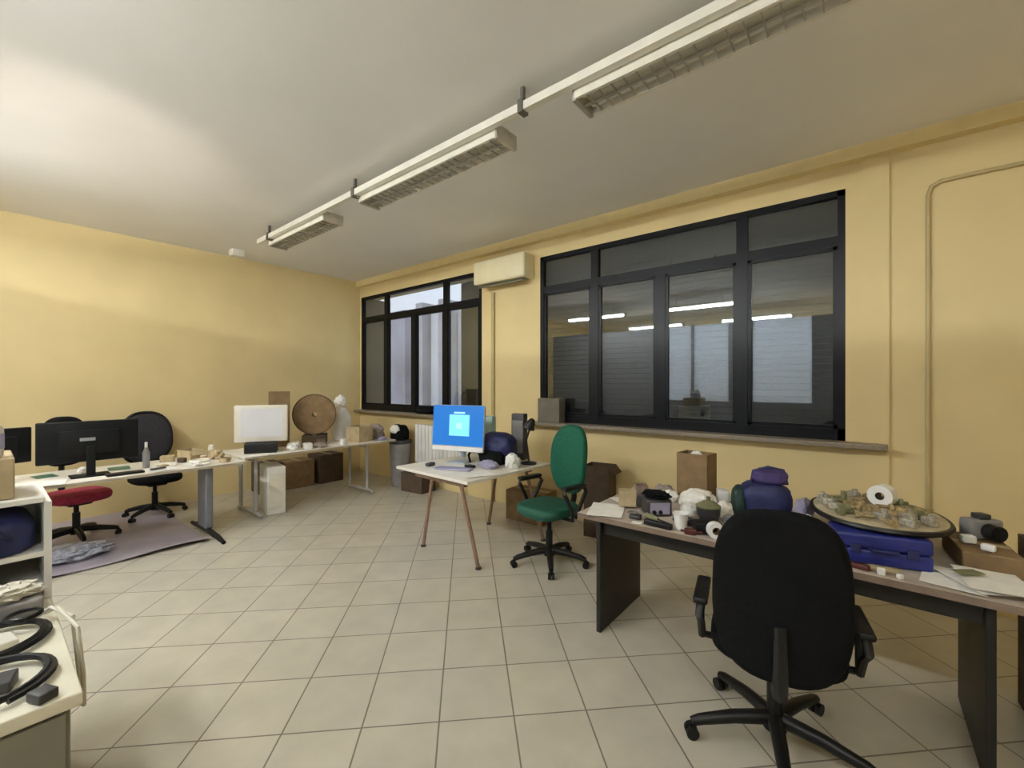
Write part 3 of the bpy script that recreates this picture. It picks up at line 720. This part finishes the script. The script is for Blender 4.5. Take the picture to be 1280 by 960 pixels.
# floor mat and crumpled film
mt = B(); n = 24; vs = {}
for k in (0, 1):
    for i in range(n+1):
        for j in range(n+1):
            u, v = i/n, j/n; x = -6.95+u*1.95; y = -.3+v*1.72
            z = .004+.035*max(0, (u-.86)/.14)**2*(.6+.4*math.sin(v*9))+.004*k
            vs[k, i, j] = mt.bm.verts.new((x, y, z))
for i in range(n):
    for j in range(n):
        mt.bm.faces.new((vs[1, i, j], vs[1, i+1, j], vs[1, i+1, j+1], vs[1, i, j+1])); mt.bm.faces.new((vs[0, i, j], vs[0, i, j+1], vs[0, i+1, j+1], vs[0, i+1, j]))
    for a, c in (((i, 0), (i+1, 0)), ((i, n), (i+1, n)), ((0, i), (0, i+1)), ((n, i), (n, i+1))):
        mt.bm.faces.new((vs[0, *a], vs[0, *c], vs[1, *c], vs[1, *a]))
S('floor_mat', 'lilac grey floor mat with curled edge under the black monitor desk', 'mat', mt, 'lilac_mat')
blob('plastic_film', 'crumpled pale plastic film on the floor mat before the red seated chair', 'plastic film', (-5.45, .52, .012), (.36, .5, .12), 'film', .35, 3.2, 66)

# ------------------------------------------------------------------ desk with the cartons
wm = T('monitor', 'cream framed white screen standing on a black base', 'monitor', (-5.6, 2.13, Z1), R(62))
O('base', B().rbox((0, 0, .06), (.34, .2, .12), .01), 'black_plastic', wm)
O('housing', B().rbox((0, 0, .345), (.56, .06, .44), .015), 'off_white', wm)
O('screen', B().box((.01, -.031, .355), (.44, .003, .34)), 'screen_white', wm)
O('neck', B().box((0, .02, .122), (.12, .03, .006)), 'black_plastic', wm)
pc = device('computer_tower', 'pale computer tower under the cream framed screen', 'computer', (-5.62, 2.26, .001), (.2, .42, .56), 'white', R(80), .01, 'off_white')
blob('plastic_bag', 'small white plastic bag beside the black base of the cream framed screen', 'bag', (-5.5, 2.45, Z1), (.15, .13, .11), 'white', .3, 2.4, 70)
tc = carton('tall brown carton at the back of the carton laden desk', (-6.0, 2.5, Z1), (.22, .24, .72), R(-25), 'cardboard', False)
carton('flat brown carton under the round brown cable reel', (-5.9, 2.93, Z1), (.3, .3, .122), R(-32), 'cardboard_dark', False)
device('spray_can', 'squat white can between the small white plastic bag and the brown rag', 'can', (-5.6, 2.55, Z1), (.05, .05, .09), 'white_plastic', R(30), .02)
sp = T('cable_reel', 'round brown cable reel standing beside the tall brown carton', 'reel', (-5.9, 2.93, Z1+.132), R(58))
sm_ = Matrix.Translation((0, 0, .27)) @ Matrix.Rotation(R(90), 4, 'X')
for w in (-.075, .06): O('flange', B().lathe([(.03, w), (.27, w), (.27, w+.015), (.03, w+.015), (.03, w)], 36, sm_), 'cardboard', sp)
O('winding', B().lathe([(.03, -.059), (.2, -.059), (.2, .059), (.03, .059), (.03, -.059)], 30, sm_), 'cardboard_dark', sp)
O('rim', B().tube([(.27*math.cos(2*PI*k/40), -.068, .27+.27*math.sin(2*PI*k/40)) for k in range(40)], .009, 6, True), 'cardboard_dark', sp)
O('hub_label', B().lathe([(.032, -.078), (.07, -.078), (.07, -.0755), (.032, -.0755), (.032, -.078)], 24, sm_), 'tan', sp)
wb = T('storage_sack', 'tall white plastic sack behind the round brown cable reel', 'sack', (-6.0, 3.36, Z1))
O('body', B().blob((0, 0, 0), (.26, .26, .56), .16, 1.8, 71, ex=.8), 'white', wb)
O('knot', B().blob((0, 0, .5), (.2, .14, .17), .3, 2.2, 72), 'white_plastic', wb)
carton('beige open tray box near the far end of the carton laden desk', (-5.6, 3.43, Z1), (.26, .26, .22), R(12), 'cardboard_pale', True, False)
blob('folded_jacket', 'grey brown jacket bundled at the far end of the carton laden desk', 'jacket', (-5.7, 3.75, Z1), (.3, .24, .26), 'grey_cloth', .25, 2, 73)
blob('rag', 'brown rag on the front edge of the carton laden desk', 'rag', (-5.47, 2.78, Z1), (.24, .14, .07), 'grey_cloth', .3, 2.6, 74)
sheet('white sheet on the front edge of the carton laden desk', (-5.52, 3.02, Z1), R(75), .15, .2, 'paper', .005, 75)
roll('white paper roll standing before the beige open tray box', (-5.43, 3.08, Z1), .04, .015, .08, 'white_plastic', 0, stand=False)
device('multimeter', 'dark handheld meter beside the brown rag', 'meter', (-5.6, 2.66, Z1), (.07, .12, .04), 'grey_dark', R(40), .008)
for i, (y, w, h, m, lab) in enumerate(((2.62, .3, .42, 'cardboard_dark', 'dark carton under the desk by the plain wall, closest to the pale tower'),
                                       (3.02, .42, .40, 'cardboard', 'brown carton in the middle of the row under the carton laden desk'),
                                       (3.5, .4, .44, 'cardboard_dark', 'dark brown carton at the corner end of the row under the desk'))):
    carton(lab, (-6.7, y, .001), (.36, w, h), R(-3+3*i), m, False)

device('parts_box', 'small white parts box near the front edge of the carton laden desk', 'box', (-5.47, 2.62, Z1), (.09, .12, .07), 'white', R(80), .006)
device('parts_box', 'brown parts box between the brown rag and the cable reel', 'box', (-5.63, 2.88, Z1), (.12, .1, .08), 'brown_cloth', R(60), .006)
coil('ring of pale wire behind the white paper roll', (-5.62, 3.18, Z1), .06, 3, .006, 'off_white')
blob('rag', 'lilac rag lying before the grey brown jacket', 'rag', (-5.43, 3.69, Z1), (.1, .13, .06), 'lilac', .3, 2.6, 78)
# ------------------------------------------------------------------ low cabinet by the viewpoint and its load
cab = T('drawer_cabinet', 'cream low cabinet with a loaded top, cut off by the edge of the picture', 'cabinet', (-2.2, -.38, 0))
O('carcass', B().rbox((0, 0, .365), (1.18, 1.06, .69), .005), 'cab_face', cab)
O('worktop', B().rbox((0, .0, .731), (1.24, 1.1, .036), .005), 'cab_cream', cab)
for k, z in enumerate((.6, .385, .17)):
    dr = O('drawer', B().rbox((.6, .27, z), (.018, .5, .2), .004), 'cab_face', cab)
    O('knob', B().rbox((.617, .17, z+.05), (.016, .045, .012), .004), 'black_plastic', dr)
ZT = .7505
sh = T('open_shelf', 'white open fronted shelf box on the cream low cabinet', 'shelf', (-2.56, -.175, ZT))
O('back_panel', B().b2(-.2, -.19, -.34, .34, .04, .36), 'white', sh, False)
for y in (-.335, .335): O('side_panel', B().b2(-.189, .2, y-.01, y+.01, .0, .36), 'white', sh, False)
for z in (.05, .17, .37): O('shelf_board', B().b2(-.189, .198, -.3245, .3245, z-.009, z+.009), 'white', sh, False)
nb = T('duffel_bag', 'navy bag filling the upper opening of the white shelf box', 'bag', (-2.53, -.01, ZT+.181), 0)
O('body', B().blob((.0, 0, 0), (.36, .29, .165), .05, 1.6, 80, ex=.6), 'navy', nb)
O('handle', B().tube([(.165, -.08, .06), (.2, -.05, .1), (.2, .05, .1), (.165, .08, .06)], .008, 8), 'navy', nb)
S('film_roll', 'black roll lying in the lower opening of the white shelf box', 'roll', B().cyl((-.16, 0, .045), (.17, 0, .045), .043, n=24).cyl((-.18, 0, .045), (.19, 0, .045), .015, n=16), 'black_plastic', (-2.53, -.0, ZT+.0605))
carton('beige carton on top of the white shelf box', (-2.55, -.12, ZT+.3805), (.3, .4, .15), 0, 'cardboard_pale', False)
for i, (x, y) in enumerate(((-2.46, .02), (-2.56, -.04), (-2.46, -.07))):
    bo = T('bottle', ('white bottle with lilac label standing on the beige carton, nearest the monitor', 'white bottle with lilac label at the back of the beige carton',
                      'white bottle with lilac label at the edge of the picture on the beige carton')[i], 'bottle', (x, y, ZT+.5335), 0, 'bottles on the beige carton')
    O('flask', B().lathe([(0, 0), (.034, 0), (.036, .01), (.036, .1), (.014, .135), (.014, .145), (0, .145)], 24), 'white_plastic', bo)
    O('wrapper', B().lathe([(.0365, .03), (.0375, .03), (.0375, .085), (.0365, .085), (.0365, .03)], 24), 'bottle_blue', bo)
    O('cap', B().lathe([(0, .146), (.016, .146), (.016, .165), (0, .166)], 18), 'bottle_blue', bo)
device('plastic_tray', 'grey plastic tray before the white shelf box', 'tray', (-2.27, .0, ZT), (.13, .28, .06), 'grey_plastic', 0, .01)
blob('cable_tangle', 'pale cable bundle heaped on the grey plastic tray', 'cable', (-2.27, .03, ZT+.062), (.11, .2, .06), 'off_white', .45, 4, 82)
for k, (x, y, r, lab) in enumerate(((-2.04, .01, .125, 'thick black cable loop next to the grey tray on the cabinet'), (-1.76, .0, .125, 'thick black cable loop at the front of the cream cabinet'))):
    coil(lab, (x, y, ZT), r, 2.3 if k == 0 else 2, .009, 'black_plastic', R(20), 1)
device('router', 'pale flat device lying between the black cable loops', 'device', (-2.04, .02, ZT), (.09, .1, .022), 'off_white', R(10), .006)
device('circuit_module', 'grey circuit module inside the front cable loop', 'module', (-1.76, .01, ZT), (.07, .1, .03), 'grey_dark', R(-15), .004)
device('metal_bracket', 'small dark bracket in the front cable loop', 'bracket', (-1.615, .1, ZT), (.05, .04, .025), 'grey_dark', R(25), .004)
coil('thin black cable ring between the thick cable loop and the grey tray', (-2.14, .09, ZT+.03), .04, 3, .005, 'black_plastic')
b = B().tube([(-2.18, .14, .765), (-2.1, .165, .80), (-1.98, .2, .76), (-1.95, .21, .62), (-1.98, .215, .5), (-2.04, .21, .58), (-2.06, .2, .72), (-2.05, .195, .775), (-2.12, .15, .80), (-2.16, .12, .765)], .006, 8)
S('loose_cable', 'pale cable hanging in a loop over the end of the cream cabinet', 'cable', b, 'off_white')

# unseen spotlight added on the cabinet to make the bright patch on the ceiling
sl = T('added_clamp_lamp', 'added unseen spotlight on the cream cabinet turned up towards the ceiling', 'lamp', (-2.65, -.7, ZT))
O('base', B().rbox((0, 0, .02), (.1, .1, .04), .01), 'black_plastic', sl)
O('pole', B().cyl((0, 0, .04), (0, 0, .5), .01), 'black_plastic', sl)
# ------------------------------------------------------------------ light
def spot(loc, target, power, size, blend, col, rad):
    l = bpy.data.lights.new('spot', 'SPOT'); l.energy = power; l.spot_size = size; l.spot_blend = blend; l.color = col; l.shadow_soft_size = rad
    o = bpy.data.objects.new('added_ceiling_spot', l); C.objects.link(o); o.location = loc
    o.rotation_euler = (Vector(target)-Vector(loc)).to_track_quat('-Z', 'Y').to_euler()
hd = Vector((-2.65, -.7, ZT+.5)); tg = Vector((-4.35, .57, ZC)); dd = (tg-hd).normalized()
q = Matrix.Translation(hd) @ dd.to_track_quat('Z', 'Y').to_matrix().to_4x4()
O('lamp_shade', B().lathe([(.02, 0), (.035, .01), (.06, .12), (.055, .12), (.03, .015), (.02, 0)], 24, Matrix.Translation((0, 0, .5)) @ dd.to_track_quat('Z', 'Y').to_matrix().to_4x4()), 'black_plastic', sl)
spot(hd+dd*.06, tg, 120, R(36), 1, (1, .86, .72), .03)  # added light for the ceiling patch, from the unseen spotlight

w = bpy.data.worlds.new('world'); bpy.context.scene.world = w; w.use_nodes = True
bgn = w.node_tree.nodes['Background']; bgn.inputs['Color'].default_value = (.84, .86, 1, 1); bgn.inputs['Strength'].default_value = 1.35

# ------------------------------------------------------------------ camera
cd = bpy.data.cameras.new('camera'); cam = bpy.data.objects.new('camera', cd); C.objects.link(cam)
cd.sensor_width = 36; cd.lens = 36*540/1280; cd.clip_start = .02
cam.location = (0, 0, 1.55)
cam.rotation_euler = Vector((-.6304, .7763, 0)).to_track_quat('-Z', 'Y').to_euler()
sc_ = bpy.context.scene; sc_.camera = cam
sc_.view_settings.view_transform = 'Standard'; sc_.view_settings.look = 'None'; sc_.view_settings.gamma = 1
sc_.view_settings.use_curve_mapping = False; sc_.view_settings.exposure = .12
sc_.cycles.use_denoising = True; sc_.cycles.max_bounces = 10; sc_.cycles.diffuse_bounces = 6
